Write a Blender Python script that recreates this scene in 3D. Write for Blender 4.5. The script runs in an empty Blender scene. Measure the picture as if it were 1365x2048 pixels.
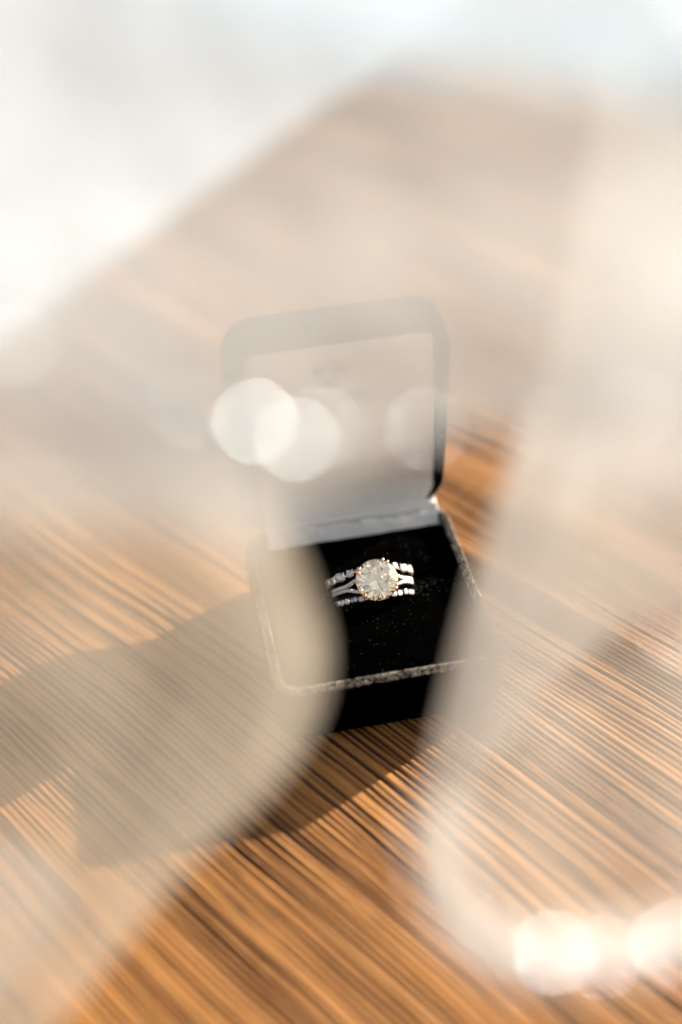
import bpy, bmesh, math, random
import numpy as np
from mathutils import Vector, Matrix, noise as mn

random.seed(7)
rng = np.random.default_rng(7)
sc = bpy.context.scene
C = sc.collection
R = math.radians

# ------------------------------------------------------------------ camera
cam_d = bpy.data.cameras.new('camera')
cam = bpy.data.objects.new('camera', cam_d); C.objects.link(cam)
CP = Vector((-0.04219, -0.20087, 0.23857))
p_, y_, r_ = 0.69631, 0.15901, -0.05224
F_ = Vector((math.sin(y_)*math.cos(p_), math.cos(y_)*math.cos(p_), -math.sin(p_)))
rt0 = Vector((math.cos(y_), -math.sin(y_), 0)); up0 = rt0.cross(F_)
RT = rt0*math.cos(r_) + up0*math.sin(r_); UP = -rt0*math.sin(r_) + up0*math.cos(r_)
cam.matrix_world = Matrix(((RT.x, UP.x, -F_.x, CP.x), (RT.y, UP.y, -F_.y, CP.y), (RT.z, UP.z, -F_.z, CP.z), (0, 0, 0, 1)))
cam_d.lens = 46.0; cam_d.sensor_width = 36; cam_d.clip_start = 0.01; cam_d.clip_end = 50
cam_d.dof.use_dof = True; cam_d.dof.focus_distance = 0.3145; cam_d.dof.aperture_fstop = 3.0
sc.camera = cam

# ------------------------------------------------------------------ light
SUN_EL, SUN_AZ = R(17.5), R(63.6)          # direction TO the sun, azimuth clockwise from +Y
w = bpy.data.worlds.new('World'); sc.world = w; w.use_nodes = True
nt = w.node_tree; nt.nodes.clear()
sky = nt.nodes.new('ShaderNodeTexSky'); sky.sky_type = 'NISHITA'; sky.sun_disc = False
sky.sun_elevation = SUN_EL; sky.sun_rotation = SUN_AZ; sky.air_density = 1.0; sky.dust_density = 2.5; sky.ozone_density = 0.6
bg = nt.nodes.new('ShaderNodeBackground'); bg.inputs['Strength'].default_value = 0.084
wo = nt.nodes.new('ShaderNodeOutputWorld')
tint = nt.nodes.new('ShaderNodeMix'); tint.data_type = 'RGBA'; tint.blend_type = 'MULTIPLY'; tint.inputs[0].default_value = 1
tint.inputs[7].default_value = (1.0, 0.92, 0.82, 1)          # warm white balance of the photograph
nt.links.new(sky.outputs[0], tint.inputs[6]); nt.links.new(tint.outputs[2], bg.inputs[0]); nt.links.new(bg.outputs[0], wo.inputs[0])
sd = bpy.data.lights.new('sun', 'SUN'); sd.energy = 5.0; sd.angle = R(0.5); sd.color = (1, 0.965, 0.915)
sun = bpy.data.objects.new('sun', sd); C.objects.link(sun)
TS = Vector((math.sin(SUN_AZ)*math.cos(SUN_EL), math.cos(SUN_AZ)*math.cos(SUN_EL), math.sin(SUN_EL)))
sun.rotation_euler = TS.to_track_quat('Z', 'Y').to_euler()
sun.location = TS*1.0
sc.view_settings.view_transform = 'Standard'; sc.view_settings.look = 'None'
sc.view_settings.exposure = 1.82; sc.view_settings.gamma = 1
cy = sc.cycles
cy.max_bounces = 14; cy.transparent_max_bounces = 24; cy.transmission_bounces = 12; cy.glossy_bounces = 8
cy.diffuse_bounces = 3
cy.caustics_reflective = False; cy.caustics_refractive = False
cy.sample_clamp_indirect = 80
cy.use_denoising = True; cy.use_adaptive_sampling = False

# ------------------------------------------------------------------ helpers
def mat(name):
    m = bpy.data.materials.new(name); m.use_nodes = True
    n = m.node_tree.nodes; l = m.node_tree.links
    return m, n, l, n['Principled BSDF']

def mobj(name, me, material=None, parent=None, loc=(0, 0, 0), smooth=True):
    o = bpy.data.objects.new(name, me); C.objects.link(o)
    if material: me.materials.append(material)
    if smooth: me.polygons.foreach_set('use_smooth', [True]*len(me.polygons))
    o.parent = parent; o.location = loc
    return o

def from_py(name, vs, fs):
    me = bpy.data.meshes.new(name); me.from_pydata([tuple(v) for v in vs], [], fs); me.update()
    return me

def from_bm(name, bm):
    bmesh.ops.recalc_face_normals(bm, faces=bm.faces)
    me = bpy.data.meshes.new(name); bm.to_mesh(me); bm.free(); return me

def thing(name, label, cat, group=None, loc=(0, 0, 0)):
    o = bpy.data.objects.new(name, None); C.objects.link(o); o.location = loc
    o['label'] = label; o['category'] = cat
    if group: o['group'] = group
    return o

def ramp(n, l, fac, stops):
    r = n.new('ShaderNodeValToRGB'); e = r.color_ramp.elements
    while len(e) < len(stops): e.new(0.5)
    for k, (p, c) in enumerate(stops):
        e[k].position = p; e[k].color = (*c, 1)
    l.new(fac, r.inputs[0]); return r

def math_n(n, l, op, a, b=None, c=None, clamp=False):
    m = n.new('ShaderNodeMath'); m.operation = op; m.use_clamp = clamp
    for i, x in enumerate((a, b, c)):
        if x is None: continue
        if isinstance(x, (int, float)): m.inputs[i].default_value = x
        else: l.new(x, m.inputs[i])
    return m.outputs[0]

def noise_n(n, l, vec, scale, detail=4, rough=0.55):
    t = n.new('ShaderNodeTexNoise'); t.inputs['Scale'].default_value = scale
    t.inputs['Detail'].default_value = detail; t.inputs['Roughness'].default_value = rough
    if vec is not None: l.new(vec, t.inputs['Vector'])
    return t.outputs['Fac']

# ------------------------------------------------------------------ wood tabletop
GA = R(-56.0)                                 # grain direction on the table
def build_wood():
    # local frame: x across the grain, y along the grain
    def axis(lo, hi, step, far, n):
        core = np.arange(lo, hi, step)
        g = np.linspace(0, 1, n)[1:]**2
        return np.concatenate(((lo - g*(far+lo))[::-1], core, hi + g*(far-hi)))
    S = axis(-0.22, 0.40, 0.00032, 2.0, 10)
    S = np.concatenate((S[S < 0.40], np.arange(0.40, 0.95, 0.0008), S[S > 0.951]))
    T = axis(-0.55, 0.40, 0.0055, 2.0, 10)
    # ridges: irregular hard late-wood lines between worn early wood
    pos = [-0.30]; kind = []
    r = np.random.default_rng(21)
    while pos[-1] < 1.0:
        if r.random() < 0.80:
            for _ in range(r.integers(6, 15)): pos.append(pos[-1] + r.uniform(0.0011, 0.0019))
        else:
            for _ in range(r.integers(1, 4)): pos.append(pos[-1] + r.uniform(0.0021, 0.0040))
    pos = np.array(pos); N = len(pos)
    depth = r.uniform(0.25, 1.0, N); tone = r.uniform(0, 1, N)
    s, t = np.meshgrid(S, T, indexing='ij')
    def vn(x, y, seed, n=64):
        rr = np.random.default_rng(seed); g = rr.random((n, n))
        xi = np.floor(x).astype(int); yi = np.floor(y).astype(int); fx = x-xi; fy = y-yi
        fx = fx*fx*(3-2*fx); fy = fy*fy*(3-2*fy)
        a = g[xi % n, yi % n]; b = g[(xi+1) % n, yi % n]; c = g[xi % n, (yi+1) % n]; d = g[(xi+1) % n, (yi+1) % n]
        return (a*(1-fx)+b*fx)*(1-fy)+(c*(1-fx)+d*fx)*fy*1.0 - 0.5
    warp = 0.0095*vn(s*14+3, t*6+7, 1) + 0.0030*vn(s*45, t*19, 2) + 0.00060*vn(s*250, t*85, 3)
    # slow swing of the grain around a hidden knot on the left side
    q = s + warp + 0.004*np.exp(-((s+0.01)**2/0.0012 + (t+0.085)**2/0.0020))
    i = np.clip(np.searchsorted(pos, q)-1, 0, N-2)
    wd = pos[i+1]-pos[i]; f = (q-pos[i])/wd
    amp = depth[i]*(0.55+0.9*(vn(s*40+9, t*12, 5)+0.5))
    # asymmetric plate: gentle rise, hollow next to the line
    near = i + (f > 0.5)                          # which line this point is closest to
    seg = np.clip(0.35+1.9*(vn(near*7.31, t*17+near*3.7, 12)+0.5)-0.35, 0.25, 1.5)   # lines open and close along their length
    groove = np.exp(-((np.minimum(f, 1-f)*wd)/((0.00026+0.00022*tone[near])*(0.75+0.35*seg)))**2)*seg
    plate = np.sin(np.pi*np.clip(f, 0, 1))**0.7
    lip = np.exp(-(((1-f)*wd-0.00055)/0.00022)**2)
    z = amp*(0.00042*plate*np.clip(wd/0.003, 0.55, 1.2) - 0.00040*groove + 0.00012*lip)
    z += 0.00010*vn(s*1400, t*120, 6) + 0.0006*vn(s*70, t*22, 8)
    z += 0.00004*vn(s*2500, t*700, 9)
    fade = np.clip((0.60-np.abs(s-0.33))/0.1, 0, 1)*np.clip((0.9-np.abs(t))/0.3, 0, 1)
    z = z*fade - 0.0006
    grain = groove*np.clip(0.35+amp*0.75, 0, 1.3)
    n1, n2 = s.shape
    co = np.stack((s, t, z), -1).reshape(-1, 3).astype(np.float32)
    idx = np.arange(n1*n2).reshape(n1, n2)
    fs = np.stack((idx[:-1, :-1], idx[1:, :-1], idx[1:, 1:], idx[:-1, 1:]), -1).reshape(-1, 4).astype(np.int32)
    me = bpy.data.meshes.new('wooden_tabletop')
    me.vertices.add(len(co)); me.vertices.foreach_set('co', co.ravel())
    me.loops.add(fs.size); me.loops.foreach_set('vertex_index', fs.ravel())
    me.polygons.add(len(fs)); me.polygons.foreach_set('loop_start', np.arange(0, fs.size, 4, dtype=np.int32))
    me.update(calc_edges=True)
    for nm, arr in (('grain', grain), ('tone', tone[i]), ('across', f)):
        a = me.attributes.new(nm, 'FLOAT', 'POINT'); a.data.foreach_set('value', arr.ravel().astype(np.float32))
    m, n, l, b = mat('weathered_pine')
    tc = n.new('ShaderNodeTexCoord')
    mp = n.new('ShaderNodeMapping'); mp.inputs['Scale'].default_value = (1, 0.045, 1); l.new(tc.outputs['Object'], mp.inputs[0])
    fib = noise_n(n, l, mp.outputs[0], 1500, 5, 0.6)
    band = noise_n(n, l, mp.outputs[0], 120, 3, 0.5)
    mp2 = n.new('ShaderNodeMapping'); mp2.inputs['Scale'].default_value = (1, 0.35, 1); l.new(tc.outputs['Object'], mp2.inputs[0])
    blot = noise_n(n, l, mp2.outputs[0], 42, 5, 0.6)
    speck = noise_n(n, l, tc.outputs['Object'], 1700, 3, 0.7)
    def at(nm):
        a = n.new('ShaderNodeAttribute'); a.attribute_name = nm; return a.outputs['Fac']
    g, tn = at('grain'), at('tone')
    k = math_n(n, l, 'MULTIPLY_ADD', tn, 0.20, math_n(n, l, 'MULTIPLY_ADD', band, 0.36, math_n(n, l, 'MULTIPLY_ADD', fib, 0.75, -0.18)))
    base = ramp(n, l, k, [(0.08, (0.15, 0.056, 0.014)), (0.36, (0.275, 0.114, 0.029)), (0.62, (0.38, 0.172, 0.049)), (0.95, (0.47, 0.24, 0.082))])
    gd = ramp(n, l, math_n(n, l, 'MULTIPLY', g, math_n(n, l, 'MULTIPLY_ADD', fib, 1.2, 0.35), clamp=True), [(0.0, (1, 1, 1)), (0.85, (0.21, 0.135, 0.09))])
    mx = n.new('ShaderNodeMix'); mx.data_type = 'RGBA'; mx.blend_type = 'MULTIPLY'; mx.inputs[0].default_value = 1
    l.new(base.outputs[0], mx.inputs[6]); l.new(gd.outputs[0], mx.inputs[7])
    bl = ramp(n, l, blot, [(0.28, (0.42, 0.36, 0.32)), (0.46, (1, 1, 1)), (0.75, (1.0, 0.97, 0.93))])
    mx2 = n.new('ShaderNodeMix'); mx2.data_type = 'RGBA'; mx2.blend_type = 'MULTIPLY'; mx2.inputs[0].default_value = 0.5
    l.new(mx.outputs[2], mx2.inputs[6]); l.new(bl.outputs[0], mx2.inputs[7])
    sp = ramp(n, l, speck, [(0.33, (0.35, 0.3, 0.26)), (0.42, (1, 1, 1)), (0.97, (1, 1, 1))])
    mx3 = n.new('ShaderNodeMix'); mx3.data_type = 'RGBA'; mx3.blend_type = 'MULTIPLY'; mx3.inputs[0].default_value = 0.7
    l.new(mx2.outputs[2], mx3.inputs[6]); l.new(sp.outputs[0], mx3.inputs[7])
    l.new(mx3.outputs[2], b.inputs['Base Color'])
    mp4 = n.new('ShaderNodeMapping'); mp4.inputs['Scale'].default_value = (1, 0.16, 1); mp4.inputs['Location'].default_value = (0.3, 0.1, 0); l.new(tc.outputs['Object'], mp4.inputs[0])
    ck = noise_n(n, l, mp4.outputs[0], 150, 2, 0.4)
    ckr = ramp(n, l, ck, [(0.285, (0.22, 0.17, 0.13)), (0.34, (1, 1, 1)), (0.9, (1, 1, 1))])
    mx4 = n.new('ShaderNodeMix'); mx4.data_type = 'RGBA'; mx4.blend_type = 'MULTIPLY'; mx4.inputs[0].default_value = 0.85
    l.new(mx3.outputs[2], mx4.inputs[6]); l.new(ckr.outputs[0], mx4.inputs[7]); l.new(mx4.outputs[2], b.inputs['Base Color'])
    rg = math_n(n, l, 'MULTIPLY_ADD', fib, 0.3, 0.36); l.new(rg, b.inputs['Roughness'])
    b.inputs['Specular IOR Level'].default_value = 0.22
    bp = n.new('ShaderNodeBump'); bp.inputs['Strength'].default_value = 0.55; bp.inputs['Distance'].default_value = 0.00012
    l.new(math_n(n, l, 'MULTIPLY_ADD', speck, 0.4, fib), bp.inputs['Height']); l.new(bp.outputs[0], b.inputs['Normal'])
    o = mobj('wooden_tabletop', me, m)
    o.rotation_euler = (0, 0, GA + R(90))  # local +y lies along the grain
    o['kind'] = 'structure'; o['label'] = 'weathered orange brown wooden tabletop with raised grain lines'
    return o
build_wood()

# ------------------------------------------------------------------ materials for the box
def velvet():
    m, n, l, b = mat('black_velvet')
    tc = n.new('ShaderNodeTexCoord')
    a = noise_n(n, l, tc.outputs['Object'], 2600, 4, 0.7)
    c = noise_n(n, l, tc.outputs['Object'], 260, 4, 0.6)
    r = ramp(n, l, a, [(0.35, (0.0002, 0.0002, 0.0002)), (0.75, (0.0009, 0.0007, 0.0006))])
    l.new(r.outputs[0], b.inputs['Base Color']); b.inputs['Roughness'].default_value = 0.9
    b.inputs['Specular IOR Level'].default_value = 0.0
    s = math_n(n, l, 'MULTIPLY', math_n(n, l, 'POWER', c, 3.0), 0.03)
    l.new(s, b.inputs['Sheen Weight']); b.inputs['Sheen Roughness'].default_value = 0.35
    b.inputs['Sheen Tint'].default_value = (1, 0.9, 0.78, 1)
    bp = n.new('ShaderNodeBump'); bp.inputs['Strength'].default_value = 0.8; bp.inputs['Distance'].default_value = 0.0003
    l.new(math_n(n, l, 'ADD', a, c), bp.inputs['Height']); l.new(bp.outputs[0], b.inputs['Normal'])
    return m
VELVET = velvet()
m, n, l, b = mat('velvet_fibre'); FIBRE = m
b.inputs['Base Color'].default_value = (0.60, 0.52, 0.42, 1); b.inputs['Roughness'].default_value = 0.3
b.inputs['Specular IOR Level'].default_value = 0.5
m, n, l, b = mat('pale_lint'); LINT = m
b.inputs['Base Color'].default_value = (0.5, 0.44, 0.36, 1); b.inputs['Roughness'].default_value = 0.5

m, n, l, b = mat('white_satin'); SATIN = m
tc = n.new('ShaderNodeTexCoord')
wv = noise_n(n, l, tc.outputs['Object'], 900, 3, 0.6)
r = ramp(n, l, wv, [(0.3, (0.64, 0.59, 0.54)), (0.7, (0.72, 0.665, 0.61))]); l.new(r.outputs[0], b.inputs['Base Color'])
b.inputs['Roughness'].default_value = 0.55; b.inputs['Sheen Weight'].default_value = 0.1
bp = n.new('ShaderNodeBump'); bp.inputs['Strength'].default_value = 0.12; bp.inputs['Distance'].default_value = 0.0001
l.new(wv, bp.inputs['Height']); l.new(bp.outputs[0], b.inputs['Normal'])
m, n, l, b = mat('grey_print'); INK = m
b.inputs['Base Color'].default_value = (0.05, 0.048, 0.045, 1); b.inputs['Roughness'].default_value = 0.6
m, n, l, b = mat('hinge_steel'); STEEL = m
b.inputs['Base Color'].default_value = (0.5, 0.42, 0.3, 1); b.inputs['Metallic'].default_value = 1; b.inputs['Roughness'].default_value = 0.3

# ------------------------------------------------------------------ ring box
BW, BD, BH = 0.054, 0.0585, 0.0170
LT, LD = R(-6.8), 0.0126                      # lid tilt, lid depth

def rrect(hw, hd, rad, n=10):
    rad = min(rad, hw, hd); out = []
    for cx, cy, a0 in ((hw-rad, hd-rad, 0), (-hw+rad, hd-rad, 90), (-hw+rad, -hd+rad, 180), (hw-rad, -hd+rad, 270)):
        for k in range(n+1):
            a = R(a0+90*k/n); out.append((cx+rad*math.cos(a), cy+rad*math.sin(a)))
    # subdivide straight sides
    res = []
    for i, p in enumerate(out):
        q = out[(i+1) % len(out)]; d = math.hypot(q[0]-p[0], q[1]-p[1]); k = max(1, int(d/0.0025))
        for j in range(k): res.append((p[0]+(q[0]-p[0])*j/k, p[1]+(q[1]-p[1])*j/k))
    return res

def shell(name, W, D, prof, rad, cap=True, jitter=0.00012):
    # prof: list of (inset, z); all rings share the topology of the outermost one
    base = rrect(W/2, D/2, rad); n = len(base); vs = []; fs = []
    # outward direction per vertex via a bigger rounded rect
    ins = [rrect(W/2, D/2, rad)]
    def ring(inset):
        sx = (W/2-inset)/(W/2); pts = []
        rr = max(rad-inset, 0.0012)
        for x, y in base:
            # move towards the inner rounded rectangle
            cx = max(-(W/2-rad), min(W/2-rad, x)); cy = max(-(D/2-rad), min(D/2-rad, y))
            dx, dy = x-cx, y-cy; L = math.hypot(dx, dy) or 1
            if inset <= rad: pts.append((cx+dx/L*(rad-inset), cy+dy/L*(rad-inset)))
            else:
                k = inset-rad; pts.append((cx*(1-k/(W/2-rad)), cy*(1-k/(D/2-rad))))
        return pts
    for inset, z in prof:
        for x, y in ring(inset):
            j = jitter*mn.noise(Vector((x*300, y*300, z*300)))
            vs.append((x+j, y+j*0.7, z+j))
    for k in range(len(prof)-1):
        for i in range(n):
            a = k*n+i; b2 = k*n+(i+1) % n; fs.append((a, b2, b2+n, a+n))
    if cap:
        fs.append(tuple(reversed(range(n)))); fs.append(tuple(range((len(prof)-1)*n, len(prof)*n)))
    return from_py(name, vs, fs)

box = thing('ring_box', 'open black velvet ring box with white satin lid lining standing on the wooden table', 'jewellery box')
mm = 0.001
bprof = [(3.2*mm, 0), (2.0*mm, 0.05*mm), (0.9*mm, 0.7*mm), (0.25*mm, 2.4*mm), (0, 6*mm), (0, BH-3.0*mm), (0.02*mm, BH-1.4*mm), (0.2*mm, BH-0.7*mm), (0.6*mm, BH-0.2*mm),
         (1.1*mm, BH), (1.6*mm, BH-0.2*mm), (1.95*mm, BH-0.7*mm), (2.1*mm, BH-1.5*mm), (2.15*mm, BH-5*mm), (2.2*mm, BH-10*mm), (2.25*mm, BH-14.5*mm)]
base = mobj('base', shell('base', BW, BD, bprof, 6.0*mm), VELVET, box, (0, BD/2, 0))

# lid: built opening upwards, its rim plane is then stood up at the back of the base
lid_axis = bpy.data.objects  # (only a name holder for readability)
def lid_point(x, hgt, back):
    """x across, hgt up the lid from the hinge, back behind the rim plane"""
    S, K = math.sin(LT), math.cos(LT)
    return Vector((x, BD + hgt*S + back*K, BH + hgt*K - back*S))
LH = BD*1.04
LBASE = lid_point(0, 0, 0)
lprof = [(2.6*mm, -LD), (1.6*mm, -LD+0.1*mm), (0.7*mm, -LD+0.6*mm), (0.15*mm, -LD+1.8*mm), (0, -LD+4*mm), (0, -2*mm), (0.1*mm, -0.8*mm), (0.5*mm, -0.2*mm), (1.0*mm, 0),
         (1.5*mm, -0.2*mm), (1.9*mm, -0.8*mm), (2.0*mm, -2*mm), (2.1*mm, -5*mm), (2.2*mm, -9.5*mm)]
lid = mobj('lid', shell('lid', BW, LH, lprof, 8.5*mm), VELVET, box)
# local z (opening direction) -> towards -back ; local y -> up the lid
Xv = Vector((1, 0, 0)); Uv = (lid_point(0, 1, 0)-lid_point(0, 0, 0)); Bv = (lid_point(0, 0, 1)-lid_point(0, 0, 0))
lc = lid_point(0, LH/2, 0)
# keep a right-handed frame: x, up, -back
M = Matrix(((Xv.x, Uv.x, -Bv.x, lc.x), (Xv.y, Uv.y, -Bv.y, lc.y), (Xv.z, Uv.z, -Bv.z, lc.z), (0, 0, 0, 1)))
lid.matrix_local = M

# satin lining: padded card in the lid whose lower flap folds over the back rim of the base
def satin():
    nu, nv = 90, 150; vs = []; fs = []
    x0t, x1t, x0b, x1b = SX
    for j in range(nv+1):
        v = j/nv
        for i in range(nu+1):
            u = i/nu
            if v < 0.78:                       # card in the lid, top to hinge
                k = v/0.78; h = SH*(1-k) + 0.0015*k
                x = (x0t+(x0b-x0t)*k) + u*((x1t-x0t)+((x1b-x0b)-(x1t-x0t))*k)
                # rounded upper corners
                e = min(u, 1-u); rr = 0.0035; dx = e*(x1t-x0t)
                if dx < rr and k < 0.3:
                    h -= (rr-math.sqrt(max(0, rr*rr-(rr-dx)**2)))*(1-k/0.3)
                puff = 0.0009*math.sin(math.pi*u)**0.5*math.sin(math.pi*min(1, k*1.0+0.001))**0.5
                back = 0.0022 - puff
                if k > 0.86: back -= 0.0022*((k-0.86)/0.14)**1.5
                pnt = lid_point(x, h, back)
                pnt += Vector((0, -0.00018, 0))*mn.noise(Vector((x*260, h*160, 1)))
            else:
                k = (v-0.78)/0.22
                x = (x0b + u*(x1b-x0b)) + 0.0003*k*(u-0.5)
                # flap: rolls forward over the rim, then tucks in, with gathered creases
                fr = 0.0046*k
                y = BD - 0.0006 - fr
                bulge = 0.0013*math.sin(math.pi*min(1, k*1.1)) * (0.55+0.7*math.sin(3.1*u+0.4)**2)
                crease = 0.0010*mn.noise(Vector((x*260+3, k*1.7, 4))) + 0.0007*mn.noise(Vector((x*620, k*2.5, 8)))
                z = BH + 0.0014 - 0.0042*k**1.3 + (bulge*0.9 + crease*math.sin(math.pi*k)) - 0.0030*math.exp(-((k-0.36)/0.12)**2)*math.exp(-((u-0.55)/0.42)**4)
                y += 0.0006*mn.noise(Vector((x*200, k*2, 9)))*k
                pnt = Vector((x, y, z))
            vs.append(pnt)
    for j in range(nv):
        for i in range(nu):
            a = j*(nu+1)+i; fs.append((a, a+1, a+nu+2, a+nu+1))
    me = from_py('satin_lining', vs, fs)
    o = mobj('satin_lining', me, SATIN, box)
    sm = o.modifiers.new('thickness', 'SOLIDIFY'); sm.thickness = 0.0004; sm.offset = 0
    return o
SX = (-0.0222, 0.0230, -0.0208, 0.0246)        # left/right at the top and at the hinge
SH = 0.0568
sat = satin()

# printed emblem (line-drawn gem) and lettering on the satin
def ink_lines(name, segs, cx, ch, scale, w=0.0003):
    bm = bmesh.new()
    for (a, b2) in segs:
        A = Vector(a)*scale; B = Vector(b2)*scale; d = (B-A).normalized(); nrm = Vector((-d.y, d.x))*w/2
        A = A-d*w*0.4; B = B+d*w*0.4
        q = [A+nrm, A-nrm, B-nrm, B+nrm]
        vs = [bm.verts.new(lid_point(cx+k.x, ch+k.y, 0.00072)) for k in q]
        vs2 = [bm.verts.new(lid_point(cx+k.x, ch+k.y, 0.00092)) for k in q]
        bm.faces.new(vs); bm.faces.new(vs2[::-1])
        for e in range(4): bm.faces.new((vs[e], vs2[e], vs2[(e+1) % 4], vs[(e+1) % 4]))
    return mobj(name, from_bm(name, bm), INK, sat, smooth=False)
G = {'a': (-1, 0.05), 'b': (-0.55, 0.62), 'c': (0.45, 0.62), 'd': (1, 0.05), 'e': (0, -1.05), 'f': (-0.42, 0.18), 'g': (0.42, 0.18), 'h': (-0.40, -0.08), 'i': (0.40, -0.08), 'j': (-.55, .32), 'k': (.62, .32)}
segs = ['ab', 'bc', 'cd', 'de', 'ea', 'bf', 'cg', 'fg', 'af', 'gd', 'fh', 'gi', 'ah', 'he', 'ie']
EMB = (-0.0024, 0.0496)
ink_lines('emblem', [(G[s[0]], G[s[1]]) for s in segs], EMB[0], EMB[1], 0.0043)
fc = bpy.data.curves.new('lettering', 'FONT'); fc.body = 'DESIGN'; fc.size = 0.0046; fc.align_x = 'CENTER'; fc.space_character = 1.12
fc.extrude = 0.00005; fc.resolution_u = 3
fc.materials.append(INK)
tmp = bpy.data.objects.new('lettering', fc); C.objects.link(tmp)
bpy.context.view_layer.update()
lm = bpy.data.meshes.new_from_object(tmp.evaluated_get(bpy.context.evaluated_depsgraph_get()))
bpy.data.objects.remove(tmp)
fo = bpy.data.objects.new('lettering', lm); C.objects.link(fo); fo.parent = sat
if not lm.materials: lm.materials.append(INK)
lp = lid_point(EMB[0]+0.0018, 0.0396, 0.0008)
fo.matrix_local = Matrix(((Xv.x, Uv.x, -Bv.x, lp.x), (Xv.y, Uv.y, -Bv.y, lp.y), (Xv.z, Uv.z, -Bv.z, lp.z), (0, 0, 0, 1)))

# hinge barrel at the back of the base
bm = bmesh.new()
bmesh.ops.create_cone(bm, cap_ends=True, segments=12, radius1=0.0008, radius2=0.0008, depth=0.040, matrix=Matrix.Translation((0, BD+0.0006, BH-0.0006)) @ Matrix.Rotation(R(90), 4, 'Y'))
mobj('hinge', from_bm('hinge', bm), STEEL, box)

# velvet cushion halves with the slot that grips the rings
SLOT_Y = 0.0345
def cushion(y0, y1):
    nu, nv = 70, 46; vs = []; fs = []; hw = BW/2-0.0023
    for j in range(nv+1):
        for i in range(nu+1):
            u, v = i/nu, j/nv; x = -hw+2*hw*u; y = y0+(y1-y0)*v
            e = min(x+hw, hw-x, (y-y0), (y1-y)); 
            z = BH-0.0030 - 0.0035*math.exp(-e/0.0011) + 0.0012*math.sin(math.pi*u)*math.sin(math.pi*v)
            z += 0.0004*mn.noise(Vector((x*160, y*160, 3)))+0.00012*mn.noise(Vector((x*700, y*700, 3)))
            vs.append((x, y, z))
    for j in range(nv):
        for i in range(nu):
            a = j*(nu+1)+i; fs.append((a, a+1, a+nu+2, a+nu+1))
    o = mobj('cushion', from_py('cushion', vs, fs), VELVET, box)
    sm = o.modifiers.new('thickness', 'SOLIDIFY'); sm.thickness = 0.003; sm.offset = -1
    return vs
cv = cushion(0.0024, SLOT_Y-0.0002) + cushion(SLOT_Y+0.0002, BD-0.0024)

# stray fibres catching the sun along the rims, and lint specks on the cushion
def fibres(name, pts, L, wdt, material, parent, tilt=0.9, clump=False):
    vs = []; fs = []
    for (P, Nn) in pts:
        d = (Vector(Nn)*1.0 + Vector((random.gauss(0, tilt), random.gauss(0, tilt), random.gauss(0, tilt)))).normalized()
        s = d.cross(Vector((random.gauss(0, 1), random.gauss(0, 1), random.gauss(0, 1)))).normalized()
        t = d.cross(s); ln = L*random.uniform(0.4, 1.3); k = len(vs); ww = wdt*random.uniform(0.6, 1.4)
        P = Vector(P)
        if clump and mn.noise(P*900)+0.6*mn.noise(P*320) < random.uniform(-1.0, 0.42): continue
        for a in range(3):
            an = a*2.094; vs.append(P + (s*math.cos(an)+t*math.sin(an))*ww)
        vs.append(P+d*ln)
        fs += [(k, k+1, k+3), (k+1, k+2, k+3), (k+2, k, k+3)]
    o = mobj(name, from_py(name, vs, fs), material, parent, smooth=False)
    o['kind'] = 'stuff'; return o
def rim_pts(n, W, D, rad, place):
    pr = rrect(W/2, D/2, rad, 12); out = []
    per = [math.hypot(pr[(i+1) % len(pr)][0]-pr[i][0], pr[(i+1) % len(pr)][1]-pr[i][1]) for i in range(len(pr))]
    cum = np.cumsum(per); tot = cum[-1]
    for _ in range(n):
        i = int(np.searchsorted(cum, random.uniform(0, tot))); i = min(i, len(pr)-1); f = random.random()
        p0, p1 = pr[i], pr[(i+1) % len(pr)]; x = p0[0]+(p1[0]-p0[0])*f; y = p0[1]+(p1[1]-p0[1])*f
        dx, dy = p1[0]-p0[0], p1[1]-p0[1]; q = math.hypot(dx, dy) or 1; nx, ny = dy/q, -dx/q
        th = random.uniform(-1.5, 1.5); r0 = 0.00105
        cxx, cyy = x-nx*r0, y-ny*r0
        out.append(place(cxx+nx*r0*math.sin(th), cyy+ny*r0*math.sin(th), -0.0008+0.00085*math.cos(th), (nx*math.sin(th), ny*math.sin(th), math.cos(th))))
    return out
fibres('rim_fibres', rim_pts(15000, BW, BD, 6*mm, lambda x, y, z, nn: ((x, y, BH+z), nn)), 0.00034, 0.000042, FIBRE, base, 1.8, True)
fibres('rim_fibres', rim_pts(2200, BW, LH, 8.5*mm, lambda x, y, z, nn: ((x, y, z), nn)), 0.0003, 0.000026, FIBRE, lid, 1.6, True)
lp_ = []
for _ in range(520):
    v = random.choice(cv); lp_.append(((v[0]+random.gauss(0, .0003), v[1]-BD/2+random.gauss(0, .0003), v[2]+0.0001), (0, 0, 1)))
for _ in range(260):
    x = random.gauss(0.012, 0.006); y = SLOT_Y-0.0015+random.gauss(0, 0.0012)-abs(random.gauss(0, 0.003))
    lp_.append(((x, y-BD/2, BH-0.0024), (0, 0, 1)))
fibres('lint', lp_, 0.00012, 0.00003, LINT, base, 1.5)

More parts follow.
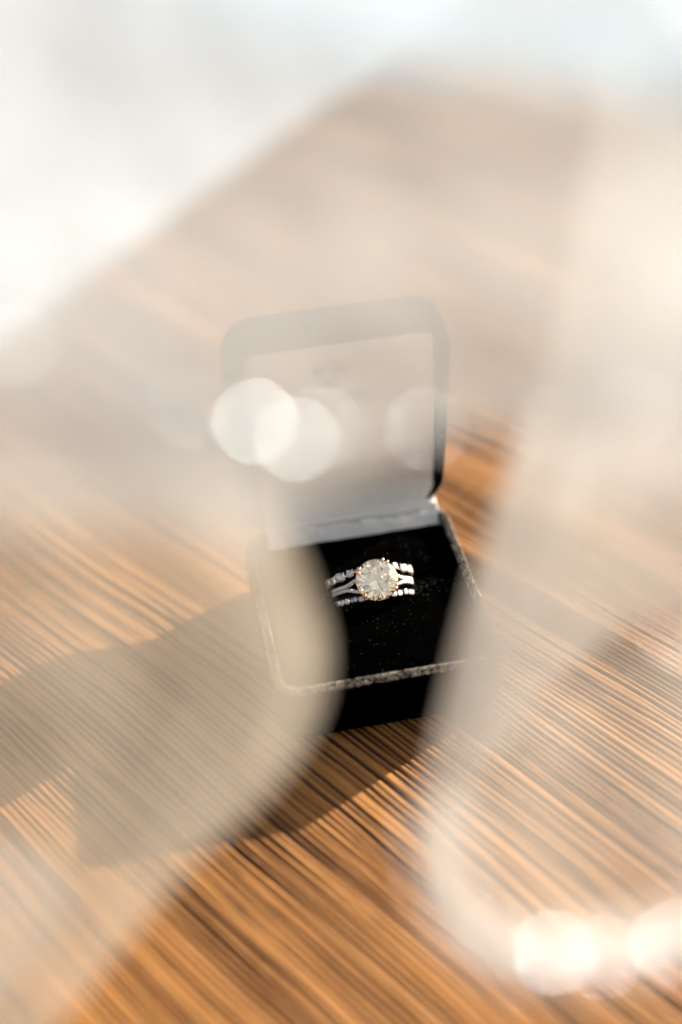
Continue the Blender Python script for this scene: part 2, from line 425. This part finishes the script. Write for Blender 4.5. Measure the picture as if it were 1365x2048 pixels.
# grit lying on the wood
gp = [(random.uniform(-0.10, 0.10), random.uniform(-0.09, 0.16), 0.00005) for _ in range(420)]
gp = [p for p in gp if not (abs(p[0]) < 0.029 and -0.002 < p[1] < 0.062)]
gv = []; gf = []
for p in gp:
    q = random.uniform(0.00005, 0.00016)*(2.2 if random.random() < 0.04 else 1); k = len(gv)
    for d in ((1, 0, 0), (-.6, .8, 0), (-.5, -.9, 0), (0.1, 0, 1), (0, 0, -1)): gv.append((p[0]+d[0]*q*random.uniform(.6, 1.3), p[1]+d[1]*q, p[2]+d[2]*q))
    gf += [(k, k+1, k+3), (k+1, k+2, k+3), (k+2, k, k+3), (k+1, k, k+4), (k+2, k+1, k+4), (k, k+2, k+4)]
go = mobj('table_grit', from_py('table_grit', gv, gf), LINT, None, smooth=False)
go['kind'] = 'stuff'; go['label'] = 'pale dust and grit scattered on the wooden tabletop'; go['category'] = 'dust'

# ------------------------------------------------------------------ rings
def metal(name, col, rough=0.16):
    m, n, l, b = mat(name); b.inputs['Base Color'].default_value = (*col, 1); b.inputs['Metallic'].default_value = 1
    tc = n.new('ShaderNodeTexCoord'); f = noise_n(n, l, tc.outputs['Object'], 1200, 3, 0.6)
    l.new(math_n(n, l, 'MULTIPLY_ADD', f, 0.15, rough-0.05), b.inputs['Roughness']); return m
ROSE = metal('rose_gold', (0.86, 0.60, 0.47)); WGOLD = metal('warm_white_gold', (0.55, 0.48, 0.40), 0.12)
def gem_mat(name, tint, rough, spark=0):
    m = bpy.data.materials.new(name); m.use_nodes = True; n = m.node_tree.nodes; l = m.node_tree.links; n.clear()
    g = n.new('ShaderNodeBsdfGlass'); g.inputs['Color'].default_value = (*tint, 1); g.inputs['IOR'].default_value = 2.42; g.inputs['Roughness'].default_value = rough
    o = n.new('ShaderNodeOutputMaterial'); res = g.outputs[0]
    if spark:                                  # many tiny facets below the size modelled here
        gl = n.new('ShaderNodeBsdfGlossy'); gl.inputs['Roughness'].default_value = 0.5; mx = n.new('ShaderNodeMixShader'); mx.inputs[0].default_value = spark
        l.new(g.outputs[0], mx.inputs[1]); l.new(gl.outputs[0], mx.inputs[2]); res = mx.outputs[0]
    l.new(res, o.inputs[0]); return m
GEM = gem_mat('diamond', (1.0, 0.965, 0.905), 0.006, 0.0)
MELEE = gem_mat('small_diamond', (1, 0.99, 0.97), 0.04, 0.42)

def brilliant(r, sx=1.0, cut=16):
    h = cut//2; V = []; Fc = []
    def add(rad, z, n, off=0):
        k = len(V)
        for i in range(n):
            a = 2*math.pi*(i+off)/n; V.append((rad*r*math.cos(a)*sx, rad*r*math.sin(a), z*r))
        return k
    tb = add(0.56, 0.32, h); st = add(0.80, 0.205, h, 0.5); g1 = add(1, 0.025, cut); g2 = add(1, -0.025, cut); pv = add(0.235, -0.725, h, 0.5)
    cu = len(V); V.append((0, 0, -0.94*r))
    Fc.append(tuple(tb+i for i in range(h)))
    for i in range(h):
        j = (i+1) % h
        Fc.append((tb+i, st+i, tb+j))                                   # star
        Fc.append((tb+j, st+i, g1+(2*i+2) % cut)); Fc.append((tb+j, g1+(2*i+2) % cut, st+j))   # kite (two halves)
        Fc.append((st+i, g1+2*i, g1+2*i+1)); Fc.append((st+i, g1+2*i+1, g1+(2*i+2) % cut))   # upper girdle
        Fc.append((g2+2*i, pv+i, g2+2*i+1)); Fc.append((g2+2*i+1, pv+i, g2+(2*i+2) % cut))
        Fc.append((g2+(2*i+2) % cut, pv+i, cu)); Fc.append((g2+(2*i+2) % cut, cu, pv+j))
    for i in range(cut):
        j = (i+1) % cut; Fc.append((g1+i, g2+i, g2+j, g1+j))
    bm = bmesh.new(); vv = [bm.verts.new(v) for v in V]
    for f in Fc: bm.faces.new([vv[k] for k in f])
    return from_bm('brilliant', bm)
def ball(r, seg=8):
    bm = bmesh.new(); bmesh.ops.create_uvsphere(bm, u_segments=seg, v_segments=seg//2+2, radius=r); return from_bm('claw', bm)

RO = 0.0106                                   # outer radius of the bands
TILT = R(37)
RZ = Vector((0, -math.sin(TILT), math.cos(TILT))); RX = Vector((1, 0, 0)); RY = RZ.cross(RX)
PD = Vector(PDV) if 'PDV' in globals() else Vector((0.0021, 0.0260, 0.0236))
RC = PD - RZ*0.0138
RM = Matrix(((RX.x, RY.x, RZ.x, RC.x), (RX.y, RY.y, RZ.y, RC.y), (RX.z, RY.z, RZ.z, RC.z), (0, 0, 0, 1)))

def ring_thing(name, label, cat, group=None):
    t = thing(name, label, cat, group); t.matrix_world = RM; return t
def place(me, name, material, parent, pos, normal, spin=0, smooth=False):
    z = Vector(normal).normalized(); x = Vector((z.z, 0, -z.x));
    if x.length < 1e-5: x = Vector((1, 0, 0))
    x.normalize(); y = z.cross(x)
    o = bpy.data.objects.new(name, me); C.objects.link(o); o.parent = parent
    if not me.materials: me.materials.append(material)
    if smooth: me.polygons.foreach_set('use_smooth', [True]*len(me.polygons))
    o.matrix_local = Matrix(((x.x, y.x, z.x, pos[0]), (x.y, y.y, z.y, pos[1]), (x.z, y.z, z.z, pos[2]), (0, 0, 0, 1))) @ Matrix.Rotation(spin, 4, 'Z')
    return o
def tube(path, rad_w, rad_h, frame, closed=False, seg=10):
    vs = []; fs = []; n = len(path)
    for i, P in enumerate(path):
        nrm, sid = frame[i]
        for k in range(seg):
            a = 2*math.pi*k/seg
            vs.append(Vector(P)+Vector(sid)*rad_w[i]*math.cos(a)+Vector(nrm)*rad_h[i]*math.sin(a))
    for i in range(n if closed else n-1):
        for k in range(seg):
            a = i*seg+k; b2 = i*seg+(k+1) % seg; c = ((i+1) % n)*seg+(k+1) % seg; d = ((i+1) % n)*seg+k
            fs.append((a, b2, c, d))
    if not closed:
        fs.append(tuple(reversed(range(seg)))); fs.append(tuple(range((n-1)*seg, n*seg)))
    return vs, fs
def band_mesh(name, yf, w, h, R0=RO, n=120, a0=0, a1=360, closed=True):
    path = []; fr = []
    for i in range(n if closed else n+1):
        a = R(a0+(a1-a0)*i/n); path.append((R0*math.sin(a), yf(math.degrees(a)), R0*math.cos(a)))
        fr.append(((math.sin(a), 0, math.cos(a)), (0, 1, 0)))
    vs, fs = tube(path, [w]*len(path), [h]*len(path), fr, closed)
    return from_py(name, vs, fs)
def on_ring(deg, y, R0=RO): a = R(deg); return (R0*math.sin(a), y, R0*math.cos(a)), (math.sin(a), 0, math.cos(a))

GEMR = 0.0051
# --- engagement ring: split pave shank, round centre stone in double claws
er = ring_thing('engagement_ring', 'large round diamond ring with split pave shank, middle of the three stacked rings', 'ring')
def wrap(d): return (d+180) % 360-180
def split(sgn):
    def f(deg):
        a = abs(wrap(deg)); k = max(0, min(1, (46-a)/32)); k = k*k*(3-2*k); return sgn*(0.00044+0.0015*k)
    return f
mobj('shank', band_mesh('shank', lambda d: 0, 0.00085, 0.0007, RO-0.0007, 80, 70, 290, False), WGOLD, er)
melee = brilliant(0.00040, 1, 8); bead = ball(0.00015, 6)
for sgn in (1, -1):
    for a0, a1 in ((-72, -14), (14, 72)):
        mobj('shank_strand', band_mesh('shank_strand', split(sgn), 0.00052, 0.00055, RO-0.0005, 40, a0, a1, False), WGOLD, er)
        nst = 15
        for i in range(nst):
            d = a0+(a1-a0)*(i+0.5)/nst; y = split(sgn)(d); P, Nn = on_ring(d, y, RO+0.0002)
            place(melee, 'pave_stone', MELEE, er, P, Nn, random.uniform(0, 1))
            for s2 in (1, -1):
                P, Nn = on_ring(d+(a1-a0)/nst*0.5, y+s2*0.00036, RO+0.00018)
                place(bead, 'claw_bead', WGOLD, er, P, Nn, 0, True)
# gallery under the stone
ZG = 0.0138
def circ(rad, z, n=48): return [(rad*math.cos(2*math.pi*i/n), rad*math.sin(2*math.pi*i/n), z) for i in range(n)]
def hoop(name, rad, z, w, h, material, parent):
    pth = circ(rad, z); fr = [((0, 0, 1), (math.cos(2*math.pi*i/48), math.sin(2*math.pi*i/48), 0)) for i in range(48)]
    vs, fs = tube(pth, [w]*48, [h]*48, fr, True, 8); return mobj(name, from_py(name, vs, fs), material, parent)
hoop('gallery_rail', GEMR*0.97, ZG-0.0004, 0.00022, 0.00030, ROSE, er)
hoop('gallery_rail', GEMR*0.60, ZG-0.0030, 0.0003, 0.0003, ROSE, er)
big = brilliant(GEMR); place(big, 'centre_stone', GEM, er, (0, 0, ZG), (0, 0, 1), R(9))
for ang in (140, 151, 64, 50, -116, -107, -34, -23):
    a = R(ang); ca, sa = math.cos(a), math.sin(a)
    pth = [(GEMR*0.45*ca, GEMR*0.45*sa, ZG-0.0046), (GEMR*0.75*ca, GEMR*0.75*sa, ZG-0.0026), (GEMR*1.03*ca, GEMR*1.03*sa, ZG-0.0005), (GEMR*1.04*ca, GEMR*1.04*sa, ZG+0.0002),
           (GEMR*0.98*ca, GEMR*0.98*sa, ZG+0.00060), (GEMR*0.90*ca, GEMR*0.90*sa, ZG+0.00072)]
    fr = [((0, 0, 1), (-sa, ca, 0))]*2+[((ca, sa, 0), (-sa, ca, 0))]*2+[((ca*.6, sa*.6, .8), (-sa, ca, 0))]+[((0, 0, 1), (-sa, ca, 0))]
    vs, fs = tube(pth, [0.00030, 0.0003, 0.00032, 0.00036, 0.00040, 0.00028], [0.00028, 0.00028, 0.0003, 0.00036, 0.00036, 0.0002], fr, False, 8)
    cl = mobj('claw', from_py('claw', vs, fs), ROSE, er)
# --- the two wedding bands
def wband(label, yf, stones, bead_r, nm='diamond_band'):
    t = ring_thing(nm, label, 'ring', 'pair of curved diamond bands stacked round the large ring')
    mobj('hoop', band_mesh('hoop', yf, 0.00042, 0.00055, RO-0.00075), WGOLD, t)
    cache = {}; be = ball(bead_r, 8)
    for d, r0, sx in stones:
        if (r0, sx) not in cache: cache[(r0, sx)] = brilliant(r0, sx, 12)
        jit = 0.00012*math.sin(d*1.7); spin_ = math.sin(d*3.1)
        P, Nn = on_ring(d+1.2*math.sin(d*2.3), yf(d)+jit, RO+0.0002); Nn = (Nn[0]+0.10*math.sin(d*5.3), Nn[1]+0.14*math.cos(d*4.1), Nn[2])
        st = place(cache[(r0, sx)], 'round_stone' if sx == 1 else 'marquise_stone', MELEE, t, P, Nn, 0.35*spin_)
        st.scale = (1+0.10*math.sin(d*7.7),)*3
        # little basket under each stone
        bm = bmesh.new(); bmesh.ops.create_cone(bm, cap_ends=True, segments=12, radius1=r0*0.45, radius2=r0*0.92, depth=r0*0.8)
        sc_ = place(from_bm('setting', bm), 'setting', WGOLD, t, Vector(P)-Vector(Nn)*r0*0.55, Nn, 0, True); sc_.scale = (sx, 1, 1)
        for q in (45, 135, 225, 315):
            dd = math.degrees(r0*sx*math.cos(R(q))/RO)*1.02; P2, N2 = on_ring(d+dd, yf(d)+r0*math.sin(R(q))*1.0, RO+0.00035)
            place(be, 'claw', WGOLD, t, P2, N2, 0, True)
    return t
def curve_y(s, y0, dy):
    return lambda deg: s*(y0+dy*math.exp(-(wrap(deg)/26)**2))
half = [(31, .00092, 1), (47, .00108, 1.4), (63, .00096, 1), (80, .00104, 1.4), (96, .0009, 1)]
top = [(k*a, r0, sx) for k in (-1, 1) for a, r0, sx in half]
bot = [(k*a, .00070, 1) for k in (-1, 1) for a in (22, 32, 42, 52, 62, 72, 83, 94)]
wband('band with alternating marquise and round diamonds, above the large ring in the stack', curve_y(1, 0.0029, 0.0019), top, 0.00026)
wband('band with small round diamonds only, below the large ring in the stack', curve_y(-1, 0.0031, 0.0007), bot, 0.00022)

# ------------------------------------------------------------------ bridal veil hanging between the camera and the table
def tulle(name, cov, tint=(0.80, 0.83, 0.85), trans=0.62):
    m = bpy.data.materials.new(name); m.use_nodes = True; n = m.node_tree.nodes; l = m.node_tree.links; n.clear()
    tc = n.new('ShaderNodeTexCoord')
    sp = n.new('ShaderNodeSeparateXYZ'); l.new(tc.outputs['UV'], sp.inputs[0])
    # net of threads, about 0.9 mm mesh
    def thr(o, k): return math_n(n, l, 'POWER', math_n(n, l, 'ABSOLUTE', math_n(n, l, 'SINE', math_n(n, l, 'MULTIPLY', o, k))), 5.0)
    a = math_n(n, l, 'ADD', sp.outputs[0], sp.outputs[1]); b2 = math_n(n, l, 'SUBTRACT', sp.outputs[0], sp.outputs[1])
    net = math_n(n, l, 'MAXIMUM', thr(a, 3400), thr(b2, 3400))
    nz = noise_n(n, l, tc.outputs['UV'], 55, 3, 0.5)
    lo, hi = max(0, cov*0.75), min(1, cov*1.3)
    f = math_n(n, l, 'MULTIPLY_ADD', net, hi-lo, lo)
    f = math_n(n, l, 'MULTIPLY', f, math_n(n, l, 'MULTIPLY_ADD', nz, 0.5, 0.75), clamp=True)
    d = n.new('ShaderNodeBsdfDiffuse'); d.inputs[0].default_value = (*tint, 1)
    t = n.new('ShaderNodeBsdfTranslucent'); t.inputs[0].default_value = (*tint, 1)
    mx = n.new('ShaderNodeMixShader'); mx.inputs[0].default_value = trans; l.new(d.outputs[0], mx.inputs[1]); l.new(t.outputs[0], mx.inputs[2])
    tr = n.new('ShaderNodeBsdfTransparent'); m2 = n.new('ShaderNodeMixShader'); l.new(f, m2.inputs[0]); l.new(tr.outputs[0], m2.inputs[1]); l.new(mx.outputs[0], m2.inputs[2])
    o = n.new('ShaderNodeOutputMaterial'); l.new(m2.outputs[0], o.inputs[0]); return m
# the veil has its own upright working frame, in steps of 0.0543 mm
VO = Vector((-0.02494, -0.09330, 0.14749)); VK = 0.00005427
VX = Vector((0.980736, -0.191188, -0.040058)); VY = Vector((0.152972, 0.624172, 0.766165)); VN = Vector((-0.121478, -0.757533, 0.641394))
VO2 = Vector((-0.01789, -0.04937, 0.11029)); VK2 = 0.00007643      # the parts of the veil that hang lower, nearer the box
def vp(a, b2, dz=0.0, low=False):
    o, k = (VO2, VK2) if low else (VO, VK)
    return o + VX*((a-682)*k) + VY*((1024-b2)*k) + VN*dz
def crom(P, n):
    P = [Vector((*p, 0)) for p in P]; P = [P[0]*2-P[1]]+P+[P[-1]*2-P[-2]]; out = []
    k = len(P)-3
    for i in range(n+1):
        t = i/n*k; j = min(int(t), k-1); t -= j; a, b2, c, d = P[j:j+4]
        out.append(0.5*((2*b2)+(c-a)*t+(2*a-5*b2+4*c-d)*t*t+(3*b2-a-3*c+d)*t**3))
    return out
veil = thing('bridal_veil', 'sheer white tulle bridal veil with crystal hem, draped in front of the box', 'veil', loc=tuple(VO))
def layer(name, A, B, material, depth=0.0, tilt=(0, 0), waves=((3, 0.004, 0.0),), n=70, m=60, low=False):
    ca, cb = crom(A, n), crom(B, n); vs = []; fs = []; uv = []
    cx = sum(min(max(p.x, 0), 1365) for p in ca)/len(ca); cy_ = sum(min(max(p.y, 0), 2048) for p in ca)/len(ca)
    for i in range(n+1):
        for j in range(m+1):
            t = j/m; P = ca[i]*(1-t)+cb[i]*t
            dz = depth+tilt[0]*(P.x-cx)*VK+tilt[1]*(cy_-P.y)*VK
            for (fq, am, ph) in waves: dz += 0.15*am*math.sin(2*math.pi*fq*t+ph+1.7*i/n)
            dz += 0.0003*mn.noise(Vector((P.x*0.006, P.y*0.006, depth*50)))
            q = vp(P.x, P.y, dz, low)-VO; vs.append(q); uv.append((P.x*VK, P.y*VK))
    for i in range(n):
        for j in range(m):
            a = i*(m+1)+j; fs.append((a, a+1, a+m+2, a+m+1))
    me = from_py(name, vs, fs); ul = me.uv_layers.new(name='UVMap')
    ul.data.foreach_set('uv', np.array([uv[me.loops[k].vertex_index] for k in range(len(me.loops))], dtype=np.float32).ravel())
    return mobj(name, me, material, veil)
T_D = tulle('gathered_tulle', 1.15, (0.60, 0.755, 0.91), 0.70); T_B = tulle('bright_tulle', 0.86, (0.57, 0.70, 0.81), 0.7); T_M = tulle('double_tulle', 0.48, (0.615, 0.62, 0.605)); T_S = tulle('single_tulle', 0.38, (0.615, 0.62, 0.605)); T_X = tulle('finest_tulle', 0.09, (0.62, 0.57, 0.48)); T_L = tulle('sheer_tulle', 0.16, (0.62, 0.57, 0.48)); T_H = tulle('hem_tulle', 0.44, (0.73, 0.715, 0.675)); T_P = tulle('shade_toned_tulle', 0.37, (0.60, 0.55, 0.455)); T_R = tulle('shade_toned_double_tulle', 0.44, (0.60, 0.565, 0.50))  # warm beige tints of the side panels paint their shade into the cloth
# gathered cloth, upper left and along the top
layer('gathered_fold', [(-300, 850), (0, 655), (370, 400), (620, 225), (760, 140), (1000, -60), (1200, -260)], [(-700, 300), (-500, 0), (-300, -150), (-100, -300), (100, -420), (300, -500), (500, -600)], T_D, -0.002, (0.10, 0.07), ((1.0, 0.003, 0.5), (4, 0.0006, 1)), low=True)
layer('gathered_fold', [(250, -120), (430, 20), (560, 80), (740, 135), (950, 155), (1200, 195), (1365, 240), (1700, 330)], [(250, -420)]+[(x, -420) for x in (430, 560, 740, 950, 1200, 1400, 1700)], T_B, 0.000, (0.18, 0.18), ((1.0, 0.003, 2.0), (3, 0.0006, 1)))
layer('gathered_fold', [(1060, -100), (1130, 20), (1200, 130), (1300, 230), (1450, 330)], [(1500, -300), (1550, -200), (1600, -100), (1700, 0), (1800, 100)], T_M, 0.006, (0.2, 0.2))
# two plies across the middle
layer('tulle_ply', [(-300, 1090), (0, 1075), (230, 1060), (430, 1040), (560, 965), (700, 900), (860, 865), (1050, 862), (1700, 850)], [(x, -500) for x in (-300, 0, 230, 430, 560, 700, 900, 1100, 1700)], T_M, 0.002, (0.0, 0.0), ((3, 0.003, 0.2),))
layer('tulle_ply', [(-300, 1000), (0, 990), (250, 1020), (470, 1070), (600, 1020), (760, 910), (880, 855), (1100, 865), (1700, 870)], [(x, -500) for x in (-300, 0, 230, 430, 560, 700, 900, 1100, 1700)], T_S, -0.006, (0.0, 0.0), ((2, 0.004, 1.2),))
# hem band carrying the crystals
layer('hem_band', [(180, 950), (400, 960), (600, 930), (800, 875), (1000, 868), (1200, 875), (1700, 880)], [(250, 740), (400, 760), (600, 790), (800, 800), (1000, 790), (1200, 740), (1700, 700)], T_S, 0.003, (0.02, 0), ((1, 0.002, 0),), m=20)
# paler gathers down the right side and across the left
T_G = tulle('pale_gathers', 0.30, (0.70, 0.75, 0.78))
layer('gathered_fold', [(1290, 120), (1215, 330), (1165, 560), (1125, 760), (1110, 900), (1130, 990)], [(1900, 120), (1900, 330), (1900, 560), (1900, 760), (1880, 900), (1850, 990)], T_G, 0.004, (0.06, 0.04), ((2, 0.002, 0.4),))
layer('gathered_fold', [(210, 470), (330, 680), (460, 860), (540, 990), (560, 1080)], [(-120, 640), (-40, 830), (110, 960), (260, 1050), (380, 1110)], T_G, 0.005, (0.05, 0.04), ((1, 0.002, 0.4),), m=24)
# left panel and its folded edge
LE = [(515, 900), (585, 1050), (630, 1160), (664, 1290), (645, 1430), (555, 1580), (400, 1720), (220, 1930), (60, 2120)]
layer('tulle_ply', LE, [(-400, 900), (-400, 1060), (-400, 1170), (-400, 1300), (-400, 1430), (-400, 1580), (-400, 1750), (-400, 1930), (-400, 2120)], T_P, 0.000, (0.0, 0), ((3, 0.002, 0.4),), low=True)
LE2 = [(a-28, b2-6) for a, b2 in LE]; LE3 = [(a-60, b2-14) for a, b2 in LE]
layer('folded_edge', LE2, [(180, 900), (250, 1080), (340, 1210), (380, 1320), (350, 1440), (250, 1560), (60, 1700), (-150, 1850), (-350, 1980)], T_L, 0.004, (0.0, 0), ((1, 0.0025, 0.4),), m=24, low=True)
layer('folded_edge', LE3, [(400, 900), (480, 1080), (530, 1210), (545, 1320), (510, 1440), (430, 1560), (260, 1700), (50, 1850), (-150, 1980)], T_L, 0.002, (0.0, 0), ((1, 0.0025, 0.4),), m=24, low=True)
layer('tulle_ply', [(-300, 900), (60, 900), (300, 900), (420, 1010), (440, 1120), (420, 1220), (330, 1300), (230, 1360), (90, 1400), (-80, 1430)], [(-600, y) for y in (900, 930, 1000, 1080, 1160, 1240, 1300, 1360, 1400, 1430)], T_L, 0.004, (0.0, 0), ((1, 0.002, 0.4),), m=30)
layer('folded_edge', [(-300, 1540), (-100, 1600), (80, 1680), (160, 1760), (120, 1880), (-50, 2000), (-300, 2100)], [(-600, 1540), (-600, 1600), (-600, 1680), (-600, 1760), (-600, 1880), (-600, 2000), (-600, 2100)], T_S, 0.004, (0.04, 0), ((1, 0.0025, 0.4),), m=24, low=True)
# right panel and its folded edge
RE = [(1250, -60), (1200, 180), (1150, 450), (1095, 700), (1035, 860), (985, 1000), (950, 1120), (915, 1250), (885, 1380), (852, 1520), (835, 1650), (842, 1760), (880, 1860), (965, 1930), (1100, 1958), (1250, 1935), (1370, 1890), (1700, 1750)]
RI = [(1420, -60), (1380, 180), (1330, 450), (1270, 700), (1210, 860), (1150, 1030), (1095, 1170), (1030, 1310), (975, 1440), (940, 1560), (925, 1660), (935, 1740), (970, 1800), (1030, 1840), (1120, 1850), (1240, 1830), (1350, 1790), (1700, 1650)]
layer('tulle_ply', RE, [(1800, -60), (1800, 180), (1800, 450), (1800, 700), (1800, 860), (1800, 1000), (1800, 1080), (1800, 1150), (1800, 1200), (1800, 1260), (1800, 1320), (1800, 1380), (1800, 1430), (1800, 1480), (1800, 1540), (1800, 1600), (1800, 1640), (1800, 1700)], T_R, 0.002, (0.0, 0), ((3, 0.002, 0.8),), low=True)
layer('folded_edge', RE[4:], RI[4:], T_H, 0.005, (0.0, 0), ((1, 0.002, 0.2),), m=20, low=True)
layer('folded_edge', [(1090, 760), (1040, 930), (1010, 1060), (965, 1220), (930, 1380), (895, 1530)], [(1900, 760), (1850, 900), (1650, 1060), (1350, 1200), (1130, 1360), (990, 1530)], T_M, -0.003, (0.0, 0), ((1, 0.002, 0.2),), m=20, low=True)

# lower hem on the right, swinging forward
layer('hem_band', [(828, 1600), (832, 1700), (865, 1820), (950, 1915), (1100, 1958), (1250, 1935), (1370, 1890), (1700, 1750)],
      [(930, 1600), (930, 1700), (960, 1780), (1030, 1840), (1120, 1850), (1240, 1830), (1350, 1790), (1700, 1650)], T_H, 0.002, (0.03, 0), ((1, 0.002, 0.2),), m=20)
# crystals sewn along the hem: small cut stones whose facets throw the sun at the lens
m, n, l, b = mat('cut_crystal'); CRY = m
b.inputs['Base Color'].default_value = (0.86, 0.95, 1.0, 1); b.inputs['Metallic'].default_value = 0.85; b.inputs['Roughness'].default_value = 0.30
def crystal(r):
    bm = bmesh.new(); n6 = 8
    tops = [bm.verts.new((r*0.5*math.cos(2*math.pi*(i+.5)/n6), r*0.5*math.sin(2*math.pi*(i+.5)/n6), r*0.35)) for i in range(n6)]
    gi = [bm.verts.new((r*math.cos(2*math.pi*i/n6), r*math.sin(2*math.pi*i/n6), 0)) for i in range(n6)]
    bo = bm.verts.new((0, 0, -r*0.5)); bm.faces.new(tops)
    for i in range(n6):
        j = (i+1) % n6; bm.faces.new((gi[i], gi[j], tops[i])); bm.faces.new((tops[i], gi[j], tops[j])); bm.faces.new((gi[j], gi[i], bo))
    return from_bm('crystal', bm)
crys = {}
for (a, b2, r0, off) in [(517, 855, 0.72, 0.0), (597, 888, 0.6, 0.02), (642, 867, 0.42, 0.05), (842, 869, 0.5, 0.05), (392, 827, 0.42, 0.05), (71, 711, 0.54, 0.06), (1314, 1252, 0.34, 0.05), (968, 1832, 0.3, 0.06), (1081, 1856, 0.4, 0.0), (1171, 1865, 0.3, 0.06), (1308, 1837, 0.34, 0.03), (389, 1558, 0.2, 0.08), (718, 855, 0.36, 0.08), (1077, 860, 0.3, 0.08), (1237, 831, 0.3, 0.08), (893, 1790, 0.24, 0.08), (1020, 1887, 0.24, 0.08), (1256, 1865, 0.24, 0.08)]:
    if r0 not in crys: crys[r0] = crystal(r0*0.001)
    HALF = (TS + (CP-vp(a, b2, 0.008)).normalized()).normalized()
    nn = (HALF + Vector((random.gauss(0, 1), random.gauss(0, 1), random.gauss(0, 1))).normalized()*off).normalized()
    o = place(crys[r0], 'crystal', CRY, veil, vp(a, b2, 0.008)-VO, nn, random.random())
